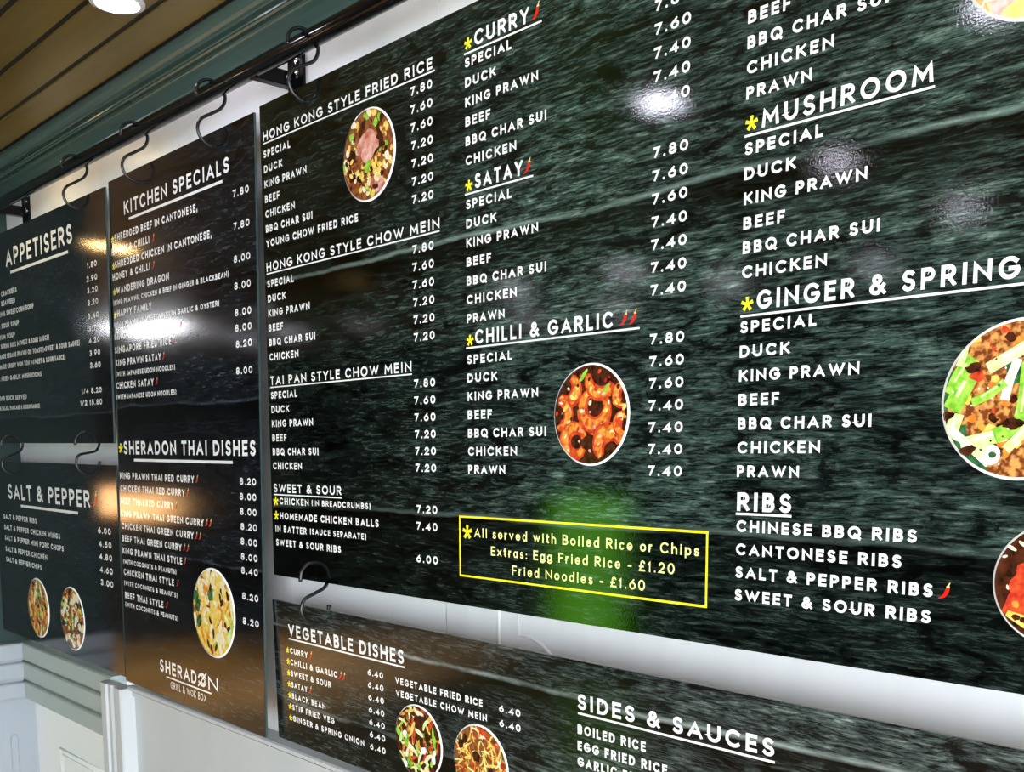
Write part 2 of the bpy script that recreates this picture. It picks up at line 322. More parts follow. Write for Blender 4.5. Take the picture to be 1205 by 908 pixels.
# every glyph: (width in cap heights, strokes in a 0..1 box of stroke centre lines)
G = {
 'A': (.78, [[(0, 0), (.5, 1), (1, 0)], [(.2, .3), (.8, .3)]]),
 'B': (.60, [[(0, 0), (0, 1), (.55, 1)] + arc(.55, .765, .38, .235, 90, -90, 8) + [(0, .53)], [(0, .53), (.58, .53)] + arc(.58, .265, .42, .265, 90, -90, 8) + [(0, 0)]]),
 'C': (.76, [arc(.55, .5, .55, .5, 48, 312, 18)]),
 'D': (.70, [[(0, 0), (0, 1), (.42, 1)] + arc(.42, .5, .58, .5, 90, -90, 12) + [(0, 0)]]),
 'E': (.54, [[(1, 1), (0, 1), (0, 0), (1, 0)], [(0, .52), (.9, .52)]]),
 'F': (.52, [[(1, 1), (0, 1), (0, 0)], [(0, .48), (.88, .48)]]),
 'G': (.80, [arc(.53, .5, .53, .5, 48, 345, 20) + [(1.0, .46), (.6, .46)]]),
 'H': (.70, [[(0, 0), (0, 1)], [(1, 0), (1, 1)], [(0, .5), (1, .5)]]),
 'I': (.19, [[(.5, 0), (.5, 1)]]),
 'J': (.44, [[(1, 1), (1, .32)] + arc(.5, .32, .5, .32, 0, -160, 8)]),
 'K': (.66, [[(0, 0), (0, 1)], [(.95, 1), (.08, .46)], [(.3, .6), (1, 0)]]),
 'L': (.50, [[(0, 1), (0, 0), (1, 0)]]),
 'M': (.86, [[(0, 0), (.08, 1), (.5, .28), (.92, 1), (1, 0)]]),
 'N': (.72, [[(0, 0), (0, 1), (1, 0), (1, 1)]]),
 'O': (.84, [arc(.5, .5, .5, .5, 90, 450, 26)]),
 'P': (.58, [[(0, 0), (0, 1), (.55, 1)] + arc(.55, .72, .45, .28, 90, -90, 8) + [(0, .44)]]),
 'Q': (.84, [arc(.5, .5, .5, .5, 90, 450, 26), [(.58, .26), (1.0, -.08)]]),
 'R': (.62, [[(0, 0), (0, 1), (.55, 1)] + arc(.55, .73, .42, .27, 90, -90, 8) + [(0, .46)], [(.5, .46), (1, 0)]]),
 'S': (.56, [arc(.5, .745, .46, .255, 40, 262, 12)[:-1] + arc(.5, .245, .5, .245, 86, -148, 12)]),
 'T': (.60, [[(0, 1), (1, 1)], [(.5, 1), (.5, 0)]]),
 'U': (.68, [[(0, 1), (0, .38)] + arc(.5, .38, .5, .38, 180, 360, 12) + [(1, 1)]]),
 'V': (.74, [[(0, 1), (.5, 0), (1, 1)]]),
 'W': (1.08, [[(0, 1), (.26, 0), (.5, .85), (.74, 0), (1, 1)]]),
 'X': (.70, [[(0, 0), (1, 1)], [(0, 1), (1, 0)]]),
 'Y': (.68, [[(0, 1), (.5, .45), (1, 1)], [(.5, .45), (.5, 0)]]),
 'Z': (.58, [[(0, 1), (1, 1), (0, 0), (1, 0)]]),
 '0': (.62, [arc(.5, .5, .5, .5, 90, 450, 24)]),
 '1': (.30, [[(0, .78), (.62, 1), (.62, 0)]]),
 '2': (.56, [arc(.5, .70, .48, .30, 165, -35, 10) + [(0, 0), (1, 0)]]),
 '3': (.56, [arc(.48, .75, .42, .25, 150, -85, 10)[:-1] + arc(.48, .26, .5, .26, 85, -150, 10)]),
 '4': (.62, [[(.74, 0), (.74, 1), (0, .27), (1, .27)]]),
 '5': (.56, [[(.92, 1), (.16, 1), (.1, .55)] + arc(.46, .32, .52, .32, 120, -145, 12)]),
 '6': (.60, [[(.72, 1), (.1, .5)] + arc(.5, .33, .5, .33, 155, 515, 22)]),
 '7': (.54, [[(0, 1), (1, 1), (.32, 0)]]),
 '8': (.58, [arc(.5, .76, .42, .24, -90, 270, 18), arc(.5, .26, .5, .26, 90, 450, 20)]),
 '9': (.60, [[(.28, 0), (.9, .5)] + arc(.5, .67, .5, .33, -25, 335, 22)]),
 '&': (.74, [[(1, 0), (.22, .70)] + arc(.44, .80, .25, .2, 200, -60, 12) + [(.14, .44)] + arc(.40, .245, .4, .245, 150, 290, 10) + [(.94, .44)]]),
 '.': (.19, 'dot'), ',': (.19, [[(.6, .1), (.3, -.14)]]), ':': (.19, 'colon'),
 '-': (.36, [[(0, .36), (1, .36)]]),
 '+': (.5, [[(0, .4), (1, .4)], [(.5, .12), (.5, .68)]]),
 '/': (.44, [[(0, 0), (1, 1)]]),
 '(': (.24, [arc(1.3, .46, 1.2, .66, 125, 235, 8)]),
 ')': (.24, [arc(-.3, .46, 1.2, .66, 55, -55, 8)]),
 '£': (.58, [arc(.62, .70, .36, .30, 30, 180, 8) + [(.26, .35), (.02, 0), (1, 0)], [(0, .42), (.7, .42)]]),
 'a': (.52, [arc(.46, .33, .46, .33, 0, 360, 18), [(1, .66), (1, 0)]]),
 'b': (.54, [arc(.54, .33, .46, .33, 0, 360, 18), [(0, 1.02), (0, 0)]]),
 'c': (.48, [arc(.55, .33, .55, .33, 50, 310, 14)]),
 'd': (.54, [arc(.46, .33, .46, .33, 0, 360, 18), [(1, 1.02), (1, 0)]]),
 'e': (.54, [[(.04, .33), (.98, .33)] + arc(.5, .33, .5, .33, 0, 320, 16)]),
 'g': (.54, [arc(.46, .33, .46, .33, 0, 360, 18), [(1, .66), (1, -.02)] + arc(.5, -.02, .5, .25, 0, -150, 8)]),
 'h': (.50, [[(0, 1.02), (0, 0)], [(0, .30)] + arc(.5, .36, .5, .30, 180, 0, 10) + [(1, 0)]]),
 'i': (.18, [[(.5, 0), (.5, .66)], [(.5, .92), (.5, .93)]]),
 'l': (.18, [[(.5, 0), (.5, 1.02)]]),
 'n': (.50, [[(0, .66), (0, 0)], [(0, .30)] + arc(.5, .36, .5, .30, 180, 0, 10) + [(1, 0)]]),
 'o': (.56, [arc(.5, .33, .5, .33, 90, 450, 20)]),
 'p': (.54, [arc(.54, .33, .46, .33, 0, 360, 18), [(0, .66), (0, -.3)]]),
 'r': (.34, [[(0, .66), (0, 0)], [(0, .26)] + arc(.9, .26, .9, .4, 180, 95, 6)]),
 's': (.42, [arc(.5, .49, .44, .17, 40, 262, 10)[:-1] + arc(.5, .165, .5, .165, 86, -148, 10)]),
 't': (.36, [[(.4, .9), (.4, .2)] + arc(.75, .2, .35, .2, 180, 290, 6), [(0, .66), (.95, .66)]]),
 'v': (.52, [[(0, .66), (.5, 0), (1, .66)]]),
 'w': (.78, [[(0, .66), (.26, 0), (.5, .6), (.74, 0), (1, .66)]]),
 'x': (.52, [[(0, 0), (1, .66)], [(0, .66), (1, 0)]]),
}
TRACK, SPACE = 0.24, 0.46
def strip(mb, pts, hw, closed, off, mi, zmin, zmax, ext):
    P = [Vector((p[0], p[1])) for p in pts]
    if closed: P = P[:-1]
    n = len(P)
    if ext and not closed:
        P[0] = P[0] + (P[0] - P[1]).normalized() * hw; P[-1] = P[-1] + (P[-1] - P[-2]).normalized() * hw
    L_, R_ = [], []
    for i in range(n):
        a = P[(i - 1) % n] if (closed or i > 0) else None
        c = P[(i + 1) % n] if (closed or i < n - 1) else None
        d1 = (P[i] - a).normalized() if a is not None else None
        d2 = (c - P[i]).normalized() if c is not None else None
        d1 = d1 or d2; d2 = d2 or d1
        n1 = Vector((-d1.y, d1.x)); n2 = Vector((-d2.y, d2.x)); mn = n1 + n2
        if mn.length < 1e-4: mn = n1
        mn.normalize(); l = hw / max(mn.dot(n1), 0.38)
        for lst, sg in ((L_, 1), (R_, -1)):
            q = P[i] + mn * l * sg; lst.append((q.x, -off, min(max(q.y, zmin), zmax)))
    for i in range(n if closed else n - 1):
        j = (i + 1) % n; dy = 2e-6 * i; mb.poly([(q_[0], q_[1] - dy, q_[2]) for q_ in (L_[i], R_[i], R_[j], L_[j])], mi)
def natural(text, track=TRACK):
    w = 0
    for i, ch in enumerate(text): w += (SPACE if ch == ' ' else G[ch][0] + (track if i < len(text) - 1 else 0))
    return w
def write(mb, text, x, z, cap, width=None, weight=0.225, off=0.0004, mi=0, align='l'):
    """lettering with baseline start (x, -z) mm from the board's top left corner"""
    nat = natural(text); sx = (width / (nat * cap)) if width else 1.0
    if align == 'r': x = x - (width if width else nat * cap)
    cx = x; wt = weight * cap
    for i, ch in enumerate(text):
        if ch == ' ': cx += SPACE * cap * sx; continue
        gw, st = G[ch]; gwid = gw * cap * sx
        if st in ('dot', 'colon'):
            for zz in ([0.5] if st == 'dot' else [0.5, 2.9]):
                c0 = cx + gwid / 2; z0 = -z + wt * zz
                mb.poly([((c0 + wt * .58 * math.cos(t)) / 1000, -off, (z0 + wt * .58 * math.sin(t)) / 1000) for t in [math.pi * q / 4 for q in range(8)]], mi)
        else:
            lower = ch in 'abcdeghilnoprstvwx'; iw = max(gwid - wt, 0.001)
            for si, s_ in enumerate(st):
                pts = [((cx + wt / 2 + p[0] * iw) / 1000, (-z + wt / 2 + p[1] * (cap - wt)) / 1000) for p in s_]
                closed = len(pts) > 3 and (Vector(pts[0]) - Vector(pts[-1])).length < 1e-6
                lo, hi = (-1e3, 1e3) if ch in 'gpQ,()' else (-z / 1000, (-z + cap * (1.06 if lower else 1.0)) / 1000)
                strip(mb, pts, wt / 2000, closed, off + 4e-5 * si, mi, lo, hi, True)
        cx += gwid + TRACK * cap * sx
    return cx - TRACK * cap * sx
def bar(mb, x0, x1, z, th, off=0.0004, mi=0):
    mb.poly([(x0 / 1000, -off, -(z + th) / 1000), (x1 / 1000, -off, -(z + th) / 1000), (x1 / 1000, -off, -z / 1000), (x0 / 1000, -off, -z / 1000)], mi)
def star(parent, x, z, r, arms=5):
    mb = MB()
    for a in range(arms):
        t = math.pi / 2 + 2 * math.pi * a / arms; d = Vector((math.cos(t), math.sin(t))); n_ = Vector((-d.y, d.x))
        pts = [d * 0 - n_ * r * .16, d * r - n_ * r * .27, d * r + n_ * r * .27, n_ * r * .16]
        mb.poly([((x + p.x) / 1000, -0.0004 - a * 1e-5, (-z + p.y) / 1000) for p in pts])
    return mb.build('star_mark', M['yellow'], parent)
def chilli(parent, x, z, h):
    """little red chilli, lower left end at (x, z), about h mm tall"""
    mb = MB(); spine = [(0, 0.04), (.18, .08), (.36, .2), (.48, .38), (.55, .58), (.58, .72)]; wd = [.01, .06, .10, .125, .125, .09]
    lo_, hi_ = [], []
    for i, (p, w_) in enumerate(zip(spine, wd)):
        a, c = Vector(spine[max(i - 1, 0)]), Vector(spine[min(i + 1, 5)]); d = (c - a).normalized(); n_ = Vector((-d.y, d.x))
        for l, sg in ((lo_, -1), (hi_, 1)): q = Vector(p) + n_ * w_ * sg; l.append(((x + q.x * h) / 1000, -0.0004, (-z + q.y * h) / 1000))
    for i in range(5): mb.poly([lo_[i], lo_[i + 1], hi_[i + 1], hi_[i]])
    for pts in ([(.46, .70), (.70, .70), (.66, .82), (.5, .82)], [(.55, .80), (.63, .80), (.72, 1.0), (.64, 1.0)]):
        mb.poly([((x + p[0] * h) / 1000, -0.00045, (-z + p[1] * h) / 1000) for p in pts], 1)
    return mb.build('chilli_icon', [M['chilli_red'], M['chilli_stem']], parent)

# ------------------------------------------------------------------ printed food pictures
class Disc:
    def __init__(s, seed): s.rng = random.Random(seed); s.mb = MB(); s.k = 0; s.mats = []
    def mi(s, m):
        if m not in s.mats: s.mats.append(m)
        return s.mats.index(m)
    def put(s, pts, m):
        out = []
        s.k += 1; y = -0.0003 - 0.000012 * s.k
        for x, z in pts:
            r = math.hypot(x, z)
            if r > 0.975: x, z = x * .975 / r, z * .975 / r
            out.append((x, y, z))
        s.mb.poly(out, s.mi(m))
    def blob(s, x, z, r, m, asp=1, ang=0, n=14, jit=.18):
        ca, sa = math.cos(ang), math.sin(ang); pts = []
        for i in range(n):
            a = 2 * math.pi * i / n; q = r * (1 + s.rng.uniform(-jit, jit)); u, v = q * math.cos(a) * asp, q * math.sin(a)
            pts.append((x + u * ca - v * sa, z + u * sa + v * ca))
        s.put(pts, m)
    def band(s, pts, w, m, taper=True):
        P = [Vector(p) for p in pts]; L_, R_ = [], []
        for i, p in enumerate(P):
            d = (P[min(i + 1, len(P) - 1)] - P[max(i - 1, 0)]).normalized(); n_ = Vector((-d.y, d.x))
            ww = w * (1 - .55 * abs(2 * i / (len(P) - 1) - 1) ** 2) if taper else w
            L_.append(tuple(p + n_ * ww)); R_.append(tuple(p - n_ * ww))
        y = None
        s.k += 1
        for i in range(len(P) - 1):
            q = [L_[i], R_[i], R_[i + 1], L_[i + 1]]; out = []
            for x, z in q:
                r = math.hypot(x, z)
                if r > 0.975: x, z = x * .975 / r, z * .975 / r
                out.append((x, -0.0003 - 0.000012 * s.k, z))
            s.mb.poly(out, s.mi(m))
    def noodle(s, x, z, ln, ang, bend, w, m):
        pts = []; a = ang; p = Vector((x, z)) - Vector((math.cos(ang), math.sin(ang))) * ln / 2
        for i in range(7): pts.append(tuple(p)); p = p + Vector((math.cos(a), math.sin(a))) * ln / 6; a += bend / 6
        s.band(pts, w, m)
    def curl(s, x, z, r, a0, a1, w, m, hi=None):
        n = 12; pts = [(x + r * math.cos(a0 + (a1 - a0) * i / n), z + r * math.sin(a0 + (a1 - a0) * i / n)) for i in range(n + 1)]
        s.band(pts, w, m)
        if hi: s.band([(x + (p[0] - x) * 1.1, z + (p[1] - z) * 1.1) for p in pts[3:9]], w * .35, hi)
def rnd_in(rng, R_=.92):
    while True:
        x, z = rng.uniform(-R_, R_), rng.uniform(-R_, R_)
        if x * x + z * z < R_ * R_: return x, z
def picture(parent, kind, cx, cz, r, seed):
    d = Disc(seed); g = d.rng; F = lambda n: M['f_' + n]; T2 = 2 * math.pi
    base = [(.97 * math.cos(T2 * i / 64), .97 * math.sin(T2 * i / 64)) for i in range(64)]
    if kind == 'fried_rice':
        d.put(base, F('brown'))
        for i in range(150):
            x, z = rnd_in(g); d.blob(x, z, g.uniform(.04, .085), F(g.choice(['yellow', 'yellow', 'yellow', 'cream', 'crust', 'brown', 'green', 'dark'])), g.uniform(1, 1.8), g.uniform(0, 3), 8)
        d.blob(.12, .30, .46, F('dark'), .8, 1.4); d.blob(-.08, .34, .44, F('brown'), .8, 1.5); d.blob(-.14, .56, .22, F('brown'), 1.1, .5, 14, .3); d.blob(-.02, .22, .42, F('pork'), .66, 1.45); d.blob(-.06, .02, .22, F('pink'), .8, 1.4); d.blob(.1, .42, .2, F('pork'), .5, 1.2); d.blob(-.2, .6, .1, F('dark'), 2, 1)
        d.blob(-.45, -.12, .26, F('brown'), .8, .8); d.blob(-.62, .06, .15, F('dark')); d.blob(-.6, -.75, .22, F('brown'), 1.3, -.6); d.blob(.35, -.68, .26, F('pork'), .7, 1.2); d.blob(.33, -.52, .1, F('cream'))
        for x, z in ((-.62, .5), (-.9, -.1), (.0, -.2), (.3, .62), (-.05, -.28)): d.blob(x, z, .09, F('green'))
        for i in range(40):
            x, z = rnd_in(g)
            if abs(x) > .35 or z < -.3: d.blob(x, z, .05, F(g.choice(['yellow', 'cream', 'dark'])), 1.6, g.uniform(0, 3), 7)
    elif kind == 'prawns':
        d.put(base, F('dark'))
        for x, z, r_, a0, a1, w_ in ((.1, .12, .33, 1.8, 7.0, .165), (.25, .72, .32, 2.9, 5.9, .15), (-.62, .52, .24, -2.6, 1.2, .16), (-.85, .02, .26, -1.7, 1.7, .13), (-.42, -.52, .27, .3, 5.8, .165), (.5, -.62, .28, .2, 3.9, .20), (.85, .35, .18, 1.2, 5.0, .12), (.9, -.2, .2, 1.6, 4.4, .12)):
            d.curl(x, z, r_, a0, a1, w_, F('red')); d.curl(x - .01, z + .015, r_ * 1.03, a0 + .15, a1 - .15, w_ * .62, F('prawn'))
            for i in range(8):
                a = a0 + .2 + (a1 - a0 - .4) * i / 7; q = r_ * g.uniform(.8, 1.22)
                d.blob(x + q * math.cos(a), z + q * math.sin(a), g.uniform(.02, .055), F(g.choice(['prawn', 'orange', 'red', 'red', 'orange', 'yellow'])), 1.6, a + g.uniform(-.5, .5), 9, .3)
            for i in range(5):
                a = g.uniform(a0 + .3, a1 - .3); q = r_ * g.uniform(.85, 1.3); d.blob(x + q * math.cos(a), z + q * math.sin(a), g.uniform(.012, .03), F(g.choice(['cream', 'pink', 'yellow'])), 2, a + 1.5, 7)
        for i in range(46):
            x, z = rnd_in(g); d.blob(x, z, g.uniform(.015, .045), F(g.choice(['red', 'pink', 'cream', 'dark', 'orange'])), 1.3, g.uniform(0, 3), 7)
        for x, z in ((-.15, .8), (.42, .5), (-.2, .72)): d.noodle(x, z, .22, .6, .3, .035, F('green'))
    elif kind == 'thai':
        d.put(base, F('yellow'))
        for i in range(22):
            x, z = rnd_in(g); d.blob(x, z, g.uniform(.05, .11), F(g.choice(['dark', 'brown', 'orange', 'crust'])), 1.6, g.uniform(1, 2), 9)
        for i in range(64):
            x, z = rnd_in(g); d.noodle(x, z, g.uniform(.3, .55), g.uniform(.9, 2.3), g.uniform(-1.2, 1.2), g.uniform(.04, .085), F(g.choice(['yellow', 'yellow', 'cream', 'cream', 'orange', 'pale_green'])))
        for x, z in ((-.82, .3), (-.7, -.25), (-.1, .4), (-.75, .1)): d.blob(x, z, .12, F('dark_green'), 1.3, 1.2)
        for i in range(16):
            x, z = rnd_in(g); d.blob(x, z, .05, F(g.choice(['dark', 'brown', 'green', 'dark'])), 2.2, g.uniform(.8, 2.2), 8)
        for x, z in ((-.45, .52), (-.3, -.1), (.5, -.45), (.1, .75)): d.curl(x, z, .16, .5, 5, .055, F('cream'), F('yellow'))
    elif kind == 'salt_chips':
        d.put(base, F('crust'))
        for i in range(46):
            x, z = rnd_in(g); d.noodle(x, z, g.uniform(.4, .7), g.uniform(1.1, 2.0), g.uniform(-.3, .3), g.uniform(.06, .1), F(g.choice(['yellow', 'cream', 'yellow', 'orange', 'crust'])))
        for i in range(22):
            x, z = rnd_in(g); d.blob(x, z, .07, F(g.choice(['red', 'dark', 'brown', 'green', 'dark'])), 1.6, g.uniform(0, 3), 8)
        d.blob(.1, .42, .15, F('green'), .7, 1.0); d.blob(.08, .34, .08, F('dark_green'))
    elif kind == 'salt_mix':
        d.put(base, F('brown'))
        for i in range(90):
            x, z = rnd_in(g); d.blob(x, z, g.uniform(.06, .13), F(g.choice(['yellow', 'cream', 'cream', 'crust', 'orange', 'dark', 'white'])), g.uniform(1, 1.6), g.uniform(0, 3), 9)
        for i in range(40):
            x, z = rnd_in(g); d.blob(x, z, g.uniform(.04, .08), F(g.choice(['dark_green', 'green', 'dark', 'red', 'pale_green'])), 1.5, g.uniform(0, 3), 8)
    elif kind == 'veg_stir':
        d.put(base, F('dark'))
        for i in range(80):
            x, z = rnd_in(g); d.noodle(x, z, g.uniform(.25, .5), g.uniform(0, 3.1), g.uniform(-.9, .9), g.uniform(.035, .065), F(g.choice(['yellow', 'cream', 'orange', 'red', 'cream', 'green', 'pale_green', 'crust', 'dark'])))
        for i in range(16):
            x, z = rnd_in(g); d.blob(x, z, g.uniform(.06, .1), F(g.choice(['green', 'dark_green', 'white', 'red', 'dark'])), 1.4, g.uniform(0, 3), 9)
    elif kind == 'veg_noodle':
        d.put(base, F('brown'))
        for i in range(120):
            x, z = rnd_in(g); d.noodle(x, z, g.uniform(.3, .6), g.uniform(0, 3.1), g.uniform(-1.6, 1.6), g.uniform(.02, .035), F(g.choice(['yellow', 'orange', 'yellow', 'cream', 'red', 'orange', 'pale_green', 'crust'])))
        for x, z in ((-.55, .55), (-.7, .4), (.0, -.6), (.4, -.1)): d.blob(x, z, .1, F('dark'), 1.2, 1)
        d.blob(-.12, .18, .13, F('dark'))
        d.noodle(.15, .85, .5, -.3, -.6, .06, F('red'))
    elif kind == 'ginger':
        d.put(base, F('dark_green'))
        for x, z, r_ in ((-.55, .62, .34), (-.1, .8, .3), (-.5, .22, .3), (-.4, -.3, .28), (-.05, -.05, .25), (.0, -.75, .34), (.3, .2, .25), (.5, -.5, .3), (.6, .5, .35), (-.7, -.1, .18), (.2, -.3, .2), (.75, -.05, .25)):
            d.blob(x, z, r_, F('crust'), 1.2, g.uniform(0, 2), 16, .14)
            for i in range(10): d.blob(x + g.uniform(-.7, .7) * r_, z + g.uniform(-.7, .7) * r_, g.uniform(.025, .08), F(g.choice(['orange', 'brown', 'red', 'crust', 'orange', 'dark', 'yellow'])), 1.3, g.uniform(0, 3), 9)
        for p0, p1, w_, m_ in (((-.42, .40), (.3, .80), .075, 'pale_green'), ((-.9, .1), (-.62, .55), .10, 'green'), ((-.86, -.1), (-.66, .3), .12, 'green'), ((-.2, .0), (-.06, .5), .055, 'white'), ((-.02, -.38), (.06, .45), .075, 'green'), ((-.6, -.02), (-.2, .22), .055, 'green'), ((-.72, -.55), (-.15, -.42), .085, 'pale_green'), ((-.3, -.45), (.3, -.25), .095, 'green'), ((-.85, -.5), (-.78, -.15), .09, 'pale_green'), ((.15, .3), (.7, .62), .08, 'pale_green'), ((.3, -.6), (.6, -.1), .09, 'green'), ((-.85, -.35), (-.35, -.8), .05, 'white'), ((-.15, -.62), (.12, -.3), .06, 'pale_green'), ((.25, -.05), (.3, .2), .08, 'yellow'), ((-.78, .45), (-.72, .7), .05, 'pale_green'), ((.55, .1), (.9, .3), .09, 'green')):
            mx = ((p0[0] + p1[0]) / 2 + g.uniform(-.03, .03), (p0[1] + p1[1]) / 2 + g.uniform(-.04, .04)); d.band([p0, mx, p1], w_, F(m_), False)
            d.band([((p0[0] + mx[0]) / 2, (p0[1] + mx[1]) / 2 + w_ * .4), ((p1[0] + mx[0]) / 2, (p1[1] + mx[1]) / 2 + w_ * .4)], w_ * .2, F('pale_green' if m_ != 'pale_green' else 'white'), False)
        d.curl(-.32, -.68, .085, 0, 6.28, .05, F('white')); d.curl(-.47, -.62, .06, 0, 6.28, .05, F('pale_green')); d.blob(-.32, -.68, .04, F('dark_green'))
        for i in range(14):
            x, z = g.uniform(.0, .3), g.uniform(.25, .5); d.blob(x, z, .05, F(g.choice(['green', 'dark_green', 'pale_green'])), 1.2, 0, 8)
        for x, z in ((-.92, -.18), (-.6, .42), (-.05, -.3), (-.12, -.28), (-.62, -.62)): d.blob(x, z, .06, F('dark'), 1.7, .3)
        for i in range(40):
            x, z = rnd_in(g); d.blob(x, z, .014, F(g.choice(['cream', 'dark', 'white'])), 1, 0, 6)
    elif kind == 'curry':
        d.put(base, F('orange'))
        for i in range(40):
            x, z = rnd_in(g); d.blob(x, z, g.uniform(.08, .2), F(g.choice(['orange', 'yellow', 'pink', 'cream', 'red', 'brown'])), 1.4, g.uniform(0, 3), 11)
        d.blob(-.3, -.6, .3, F('pink'), 1.4, -.6); d.blob(-.5, -.3, .3, F('cream'), 1.4, -.8); d.blob(.0, -.8, .14, F('red'), 1.5); d.blob(.02, -.55, .2, F('orange')); d.blob(.12, -.72, .14, F('dark'), .8, 1.1); d.blob(-.2, -.83, .12, F('yellow'), 2)
    elif kind == 'ribs':
        d.put(base, F('dark'))
        for x, z, r_, m_ in ((-.35, .05, .3, 'red'), (-.1, .2, .3, 'red'), (-.4, -.32, .32, 'red'), (.1, -.3, .4, 'brown'), (.4, .1, .4, 'red'), (.3, .6, .3, 'brown'), (-.05, -.7, .25, 'crust'), (.5, -.5, .35, 'red')):
            d.blob(x, z, r_, F(m_), 1.3, .4, 16, .16)
            for i in range(8): d.blob(x + g.uniform(-.8, .8) * r_, z + g.uniform(-.7, .7) * r_, g.uniform(.03, .07), F(g.choice(['orange', 'red', 'pink', 'dark', 'crust'])), 1.4, g.uniform(0, 3), 8)
        d.band([(-.75, -.52), (-.4, -.66), (.0, -.72)], .11, F('yellow')); 
        for x in (-.6, -.48, -.35, -.22): d.blob(x, -.58 - (x + .6) * .25, .05, F('dark'), 1.3)
        for i in range(24):
            x, z = rnd_in(g); d.blob(x, z, .022, F('cream'), 2.0, g.uniform(0, 3), 7)
        d.noodle(-.72, .55, .16, -.5, 0, .03, F('cream')); d.noodle(-.55, .62, .16, -.6, 0, .03, F('cream')); d.blob(-.1, .85, .15, F('pink'), 1.6)
    o = d.mb.build('food_picture', d.mats, parent)
    for v in o.data.vertices: v.co.x *= r / 1000; v.co.z *= r / 1000
    o.location = (cx / 1000, 0, -cz / 1000)
    q = MB(); n = 64; ri = 0.96 * r / 1000; ro = r / 1000
    for i in range(n):
        a, c = T2 * i / n, T2 * (i + 1) / n
        q.poly([(ri * math.cos(a), -0.0026, ri * math.sin(a)), (ri * math.cos(c), -0.0026, ri * math.sin(c)), (ro * math.cos(c), -0.0006, ro * math.sin(c)), (ro * math.cos(a), -0.0006, ro * math.sin(a))])
    q.build('picture_rim', M['f_rim'], o)
    return o

# ------------------------------------------------------------------ menu boards
def board(label, tl, rot, w, h, pm, t=0.0065):
    e = thing('menu_board', label, 'menu board', W(*tl), rot, 'hanging menu boards')
    mb = MB(); mb.box((0, 0, -h / 1000), (w / 1000, t, 0), 1)
    o = mb.build('panel', [pm, M['sheet_edge']], e, False, 0.0008)
    for p in o.data.polygons:
        if p.normal.y < -0.9: p.material_index = 0
    return e
def heading(e, text, x, z, cap, width, ul=None, weight=0.20, mi='ink'):
    mb = MB(); write(mb, text, x, z, cap, width, weight); o = mb.build('section_heading', M[mi], e)
    if ul:
        q = MB(); bar(q, *ul); q.build('underline', M['ink'], o)
    return o
def rows(e, items, name='dish_list', weight=0.225, m='ink'):
    mb = MB()
    for it in items: write(mb, it[0], it[1], it[2], it[3], it[4], weight, align=(it[5] if len(it) > 5 else 'l'))
    return mb.build(name, M[m], e)
def prices(e, items, xr, cap, width, weight=0.225):
    return rows(e, [(t, xr, z, cap, width * (natural(t) / natural('7.80')), 'r') for t, z in items], 'price_list', weight)

# ---- the big board
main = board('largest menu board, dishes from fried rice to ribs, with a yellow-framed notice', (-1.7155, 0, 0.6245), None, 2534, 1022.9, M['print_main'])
W1 = {'SPECIAL': 108.5, 'DUCK': 75, 'KING PRAWN': 168, 'BEEF': 60.3, 'CHICKEN': 119.5, 'BBQ CHAR SUI': 186, 'YOUNG CHOW FRIED RICE': 347}
W2 = {'SPECIAL': 114.3, 'DUCK': 77.3, 'KING PRAWN': 175.8, 'BEEF': 63.2, 'CHICKEN': 125.3, 'BBQ CHAR SUI': 194.5, 'PRAWN': 96}
def section(e, x, z0, dz, names, wd, cap=15.6):
    rows(e, [(n, x, z0 + dz * i, cap, wd[n]) for i, n in enumerate(names)])
heading(main, 'HONG KONG STYLE FRIED RICE', 13, 76.5, 19.5, 580.5, (12.5, 600.5, 80, 2.8))
section(main, 13, 111.3, 31.3, ['SPECIAL', 'DUCK', 'KING PRAWN', 'BEEF', 'CHICKEN', 'BBQ CHAR SUI', 'YOUNG CHOW FRIED RICE'], W1)
prices(main, [(p, 108.5 + 31.3 * i) for i, p in enumerate(['7.80', '7.60', '7.60', '7.20', '7.20', '7.20', '7.20'])], 592.5, 15.3, 61.8)
picture(main, 'fried_rice', 399.5, 183, 85.5, 1)
heading(main, 'HONG KONG STYLE CHOW MEIN', 11, 351, 19.5, 597.5, (10.5, 608.5, 354, 2.8))
section(main, 12, 385, 31.6, ['SPECIAL', 'DUCK', 'KING PRAWN', 'BEEF', 'BBQ CHAR SUI', 'CHICKEN'], W1)
prices(main, [(p, 384.6 + 31.6 * i) for i, p in enumerate(['7.80', '7.60', '7.60', '7.20', '7.20', '7.20'])], 591.5, 15.3, 61.8)
heading(main, 'TAI PAN STYLE CHOW MEIN', 12, 597, 19.5, 509.8, (12, 523, 600, 2.8))
section(main, 12.8, 626.8, 31.2, ['SPECIAL', 'DUCK', 'KING PRAWN', 'BEEF', 'BBQ CHAR SUI', 'CHICKEN'], W1)
prices(main, [(p, 627 + 31.2 * i) for i, p in enumerate(['7.80', '7.60', '7.60', '7.20', '7.20', '7.20'])], 591, 15.3, 61.8)
heading(main, 'SWEET & SOUR', 12.5, 834.2, 19, 268, (11.5, 281, 838, 2.8))
rows(main, [('CHICKEN', 35.8, 861, 15.3, 119.8), ('(IN BREADCRUMBS)', 167.5, 859.5, 12.5, 215), ('HOMEMADE CHICKEN BALLS', 36, 894, 15.3, 373), ('IN BATTER', 15, 923.5, 15.3, 129), ('(SAUCE SEPARATE)', 157.8, 921.5, 12.5, 208), ('SWEET & SOUR RIBS', 15.5, 954.5, 15, 259)])
prices(main, [('7.20', 860.5), ('7.40', 892.5), ('6.00', 954.5)], 593, 15.3, 62)
star(main, 20, 854, 10.5); star(main, 20, 886.5, 10.5)
